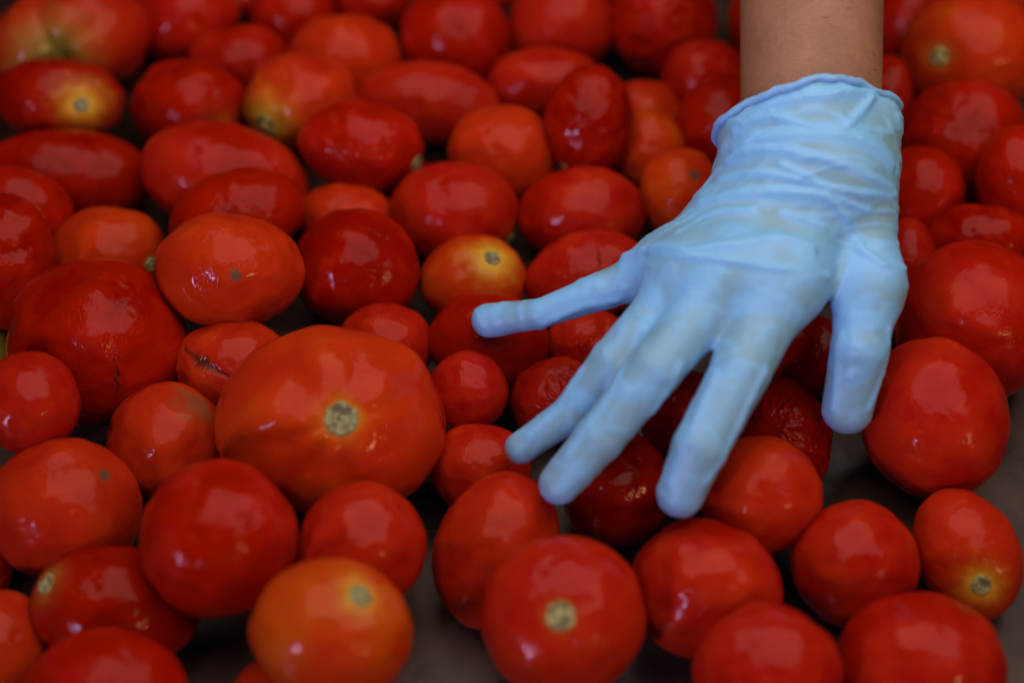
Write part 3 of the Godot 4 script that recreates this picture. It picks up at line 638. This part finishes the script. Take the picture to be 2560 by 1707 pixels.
func make_forearm(person: Node3D) -> void:
	var im := Image.create(1024, 1024, false, Image.FORMAT_RGBA8)
	var big := noise(71, 0.006, 4)
	var pores := noise(72, 0.09, 2)
	for y in 1024:
		for x in 1024:
			var g := 1.0 + 0.10 * big.get_noise_2d(x, y) + 0.05 * pores.get_noise_2d(x * 0.5, y)
			im.set_pixel(x, y, Color(0.55 * g, 0.38 * g, 0.285 * g + 0.01 * big.get_noise_2d(x + 500.0, y)))
	var rng := RandomNumberGenerator.new()
	rng.seed = 4
	for k in 900: # fine hairs and small red scratches
		var p := Vector2(rng.randf() * 1023.0, rng.randf() * 1023.0)
		var red := k % 24 == 0
		var dir := Vector2.from_angle(rng.randf_range(-0.45, 0.15) + (PI if rng.randf() < 0.5 else 0.0))
		var strength := rng.randf_range(0.45, 0.8) if red else rng.randf_range(0.2, 0.5)
		for s in rng.randi_range(7, 22):
			p += dir
			dir = dir.rotated(rng.randf_range(-0.09, 0.09))
			for w in (4 if red else 1):
				var x := posmod(int(p.x), 1024)
				var y := clampi(int(p.y) + w, 0, 1023)
				im.set_pixel(x, y, im.get_pixel(x, y).lerp(Color(0.52, 0.25, 0.19) if red else Color(0.33, 0.2, 0.14), strength))
	im.generate_mipmaps()
	var m := StandardMaterial3D.new()
	m.albedo_texture = ImageTexture.create_from_image(im)
	m.roughness = 0.55
	m.subsurf_scatter_enabled = true
	m.subsurf_scatter_strength = 0.08
	m.normal_enabled = true
	m.normal_texture = bumps(noise(73, 0.05, 3), 512, 2.0)
	m.normal_scale = 0.25
	var verts := PackedVector3Array()
	var normals := PackedVector3Array()
	var uvs := PackedVector2Array()
	var index := PackedInt32Array()
	var up := ARM_SIDE.cross(ARM_FAR - ARM_NEAR).normalized()
	var rows := 40
	var cols := 72
	for i in rows + 1:
		var t := float(i) / rows
		var at := ARM_NEAR.lerp(ARM_FAR, t)
		var wide := lerpf(ARM_HALF, ARM_HALF * 1.27, t)
		var thick := lerpf(ARM_HALF * 0.74, ARM_HALF * 1.06, t)
		var closing := 1.0 if i > 0 else 0.0
		for j in cols + 1:
			var ph := TAU * float(j) / cols
			var r := 1.0 + 0.035 * sin(2.0 * ph + 0.6) * (1.0 - t) + 0.02 * fine.get_noise_3d(cos(ph), sin(ph), t * 3.0)
			var nrm := (ARM_SIDE * cos(ph) / wide + up * sin(ph) / thick).normalized()
			verts.append(at + (ARM_SIDE * cos(ph) * wide + up * sin(ph) * thick) * r * closing)
			normals.append(nrm)
			uvs.append(Vector2(float(j) / cols, t * 1.4))
			if i < rows and j < cols:
				var k := i * (cols + 1) + j
				index.append_array([k, k + 1, k + cols + 1, k + 1, k + cols + 2, k + cols + 1])
	commit("forearm", verts, normals, PackedColorArray(), index, m, person, uvs)


func make_glove(person: Node3D) -> void:
	var everything := PackedInt32Array()
	for k in glove_a.size():
		everything.append(k)
	var lo := Vector3.ONE * 9.0
	var hi := -lo
	for k in glove_a.size():
		var r := maxf(glove_ra[k], glove_rb[k]) + 0.006
		for p in [glove_a[k], glove_b[k]]:
			lo = lo.min(p - Vector3.ONE * r)
			hi = hi.max(p + Vector3.ONE * r)
	var h := 0.0014
	var B := 8
	var dims := Vector3i(((hi - lo) / h).ceil()) + Vector3i.ONE * 2
	dims = Vector3i((dims.x / B + 1) * B + 1, (dims.y / B + 1) * B + 1, (dims.z / B + 1) * B + 1)
	var grid := PackedFloat32Array()
	grid.resize(dims.x * dims.y * dims.z)
	grid.fill(99.0)
	var sy := dims.x
	var sz := dims.x * dims.y
	var reach := h * B * 0.87 + h * 1.5
	var blocks: Array[Vector3i] = []
	for bz in dims.z / B:
		for by in dims.y / B:
			for bx in dims.x / B:
				var c := lo + Vector3(bx + 0.5, by + 0.5, bz + 0.5) * (h * B)
				if absf(glove_field(c, everything)) > reach + 0.005:
					continue
				var near := PackedInt32Array()
				for k in glove_a.size():
					if capsule(c, k) < reach + 0.016:
						near.append(k)
				if near.is_empty():
					continue
				blocks.append(Vector3i(bx, by, bz))
				for z in B + 1:
					for y in B + 1:
						var row := (bz * B + z) * sz + (by * B + y) * sy + bx * B
						for x in B + 1:
							if grid[row + x] > 98.0:
								grid[row + x] = glove_field(lo + Vector3(bx * B + x, by * B + y, bz * B + z) * h, near)
	var verts := PackedVector3Array()
	var cell := {}
	var corner := [0, 1, sy, sy + 1, sz, sz + 1, sz + sy, sz + sy + 1]
	for b in blocks:
		for z in B:
			for y in B:
				for x in B:
					var at := (b.z * B + z) * sz + (b.y * B + y) * sy + b.x * B + x
					var below := 0
					var bad := false
					for k in 8:
						var v := grid[at + corner[k]]
						if v > 98.0:
							bad = true
							break
						if v < 0.0:
							below += 1
					if bad or below == 0 or below == 8:
						continue
					var sum := Vector3.ZERO
					var count := 0
					for k in 8:
						for axis in 3:
							if k & (1 << axis):
								continue
							var k2 := k | (1 << axis)
							var va := grid[at + corner[k]]
							var vb := grid[at + corner[k2]]
							if (va < 0.0) != (vb < 0.0):
								var p := Vector3(k & 1, (k >> 1) & 1, (k >> 2) & 1)
								p[axis] = va / (va - vb)
								sum += p
								count += 1
					cell[at] = verts.size()
					verts.append(lo + (Vector3(b.x * B + x, b.y * B + y, b.z * B + z) + sum / count) * h)
	var index := PackedInt32Array()
	var steps := [1, sy, sz]
	for at in cell:
		for axis in 3:
			var s1: int = steps[(axis + 1) % 3]
			var s2: int = steps[(axis + 2) % 3]
			var va := grid[at]
			var vb := grid[at + steps[axis]]
			if (va < 0.0) == (vb < 0.0) or not (cell.has(at - s1) and cell.has(at - s2) and cell.has(at - s1 - s2)):
				continue
			var q := [cell[at], cell[at - s1], cell[at - s1 - s2], cell[at - s2]]
			if va < 0.0:
				index.append_array([q[0], q[2], q[1], q[0], q[3], q[2]])
			else:
				index.append_array([q[0], q[1], q[2], q[0], q[2], q[3]])
	var normals := smooth_normals(verts, index)
	# folds of the loose film, and the patches where it clings to the skin and goes paler and greyer
	var crease := noise(51, 48.0, 2)
	crease.fractal_type = FastNoiseLite.FRACTAL_RIDGED
	var patch := noise(52, 30.0, 2)
	var small := noise(53, 160.0, 2)
	var stain := noise(54, 95.0, 2)
	var colors := PackedColorArray()
	colors.resize(verts.size())
	for k in verts.size():
		var p := verts[k]
		var up := 0.0
		var lifted := 0.0
		for r in ridge_a.size():
			if absf(p.x - ridge_a[r].x) > 0.03 or absf(p.z - ridge_a[r].z) > 0.03:
				continue
			var ba := ridge_b[r] - ridge_a[r]
			var t := clampf((p - ridge_a[r]).dot(ba) / ba.length_squared(), 0.0, 1.0)
			var d := p.distance_to(ridge_a[r] + ba * t)
			var g := exp(-pow(d / (ridge_w[r] * 0.85), 2.0))
			up = maxf(up, ridge_h[r] * g)
			lifted = maxf(lifted, 1.0 - smoothstep(ridge_w[r] * 0.9, ridge_w[r] * 2.0, d))
		var wrist := smoothstep(0.06, 0.0, p.z)
		var e := crease.get_noise_3d(p.x * lerpf(1.0, 0.38, wrist), p.y, p.z * lerpf(1.0, 1.35, wrist))
		var fold := smoothstep(0.35, 0.8, e)
		up += lerpf(0.0002, 0.0006, wrist) * fold + 0.00008 * small.get_noise_3dv(p)
		lifted = maxf(lifted, fold * lerpf(0.7, 0.75, wrist))
		verts[k] = p + normals[k] * (up - 0.0004)
		var band := smoothstep(0.022, 0.04, p.z) * smoothstep(0.085, 0.06, p.z)
		var digits := smoothstep(0.055, 0.085, p.z)
		var cling := (1.0 - lifted * lerpf(1.0, 0.75, digits)) * clampf(lerpf(0.85 - 0.5 * band, 0.72, digits) + lerpf(0.9, 0.4, digits) * patch.get_noise_3dv(p), 0.0, 1.0)
		var c := GLOVE_BLUE.lerp(GLOVE_PALE, cling)
		c = c.lerp(lin(0.46, 0.36, 0.29), 0.16 * smoothstep(0.45, 0.8, stain.get_noise_3dv(p)))
		colors[k] = c
	normals = smooth_normals(verts, index)
	var m := StandardMaterial3D.new()
	m.vertex_color_use_as_albedo = true
	m.roughness = 0.40
	m.metallic_specular = 0.42
	var crinkle := noise(61, 0.018, 3)
	crinkle.fractal_type = FastNoiseLite.FRACTAL_RIDGED
	m.normal_enabled = true
	m.normal_texture = bumps(crinkle, 512, 3.0)
	m.normal_scale = 0.25
	m.uv1_triplanar = true
	m.uv1_scale = Vector3(13.0, 16.0, 19.0)
	var glove := commit("glove", verts, normals, colors, index, m, person)
	# the rolled bead round the cuff
	var ring := PackedVector3Array()
	var u := RIM_SIDE
	var w := RIM_AXIS.cross(RIM_SIDE).normalized()
	var sectors := 120
	for j in sectors:
		var ph := TAU * float(j) / sectors
		var dir := u * cos(ph) + w * sin(ph)
		var near_ := 0.005
		var far_ := 0.08
		for s in 22:
			var mid := (near_ + far_) * 0.5
			if hand_field(RIM_AT + dir * mid, everything) < 0.0:
				near_ = mid
			else:
				far_ = mid
		ring.append(RIM_AT + dir * (near_ + 0.0003 + 0.0010 * fine.get_noise_2d(cos(ph) * 2.0, sin(ph) * 2.0)) + RIM_AXIS * (0.0020 * fine.get_noise_2d(cos(ph) * 1.3 + 9.0, sin(ph) * 1.3)))
	var rv := PackedVector3Array()
	var rn := PackedVector3Array()
	var rc := PackedColorArray()
	var ri := PackedInt32Array()
	for j in sectors:
		var along := (ring[(j + 1) % sectors] - ring[(j + sectors - 1) % sectors]).normalized()
		var out := (ring[j] - RIM_AT).normalized()
		out = (out - along * out.dot(along)).normalized()
		var side := along.cross(out)
		var r := 0.0017 * (1.0 + 0.35 * fine.get_noise_2d(cos(TAU * j / sectors) * 4.0, sin(TAU * j / sectors) * 4.0))
		for i in 10:
			var a := TAU * float(i) / 10.0
			rv.append(ring[j] + (out * cos(a) + side * sin(a)) * r)
			rn.append(out * cos(a) + side * sin(a))
			rc.append(GLOVE_BLUE.lerp(lin(0.2, 0.36, 0.72), 0.4))
			var k := j * 10 + i
			var k2 := j * 10 + (i + 1) % 10
			var k3 := ((j + 1) % sectors) * 10 + i
			var k4 := ((j + 1) % sectors) * 10 + (i + 1) % 10
			ri.append_array([k, k3, k2, k2, k3, k4])
	commit("cuff_rim", rv, rn, rc, ri, m, glove)


func smooth_normals(verts: PackedVector3Array, index: PackedInt32Array) -> PackedVector3Array:
	var normals := PackedVector3Array()
	normals.resize(verts.size())
	for k in range(0, index.size(), 3):
		var a := index[k]
		var b := index[k + 1]
		var c := index[k + 2]
		var nm := (verts[c] - verts[a]).cross(verts[b] - verts[a])
		normals[a] += nm
		normals[b] += nm
		normals[c] += nm
	for k in normals.size():
		normals[k] = normals[k].normalized()
	return normals
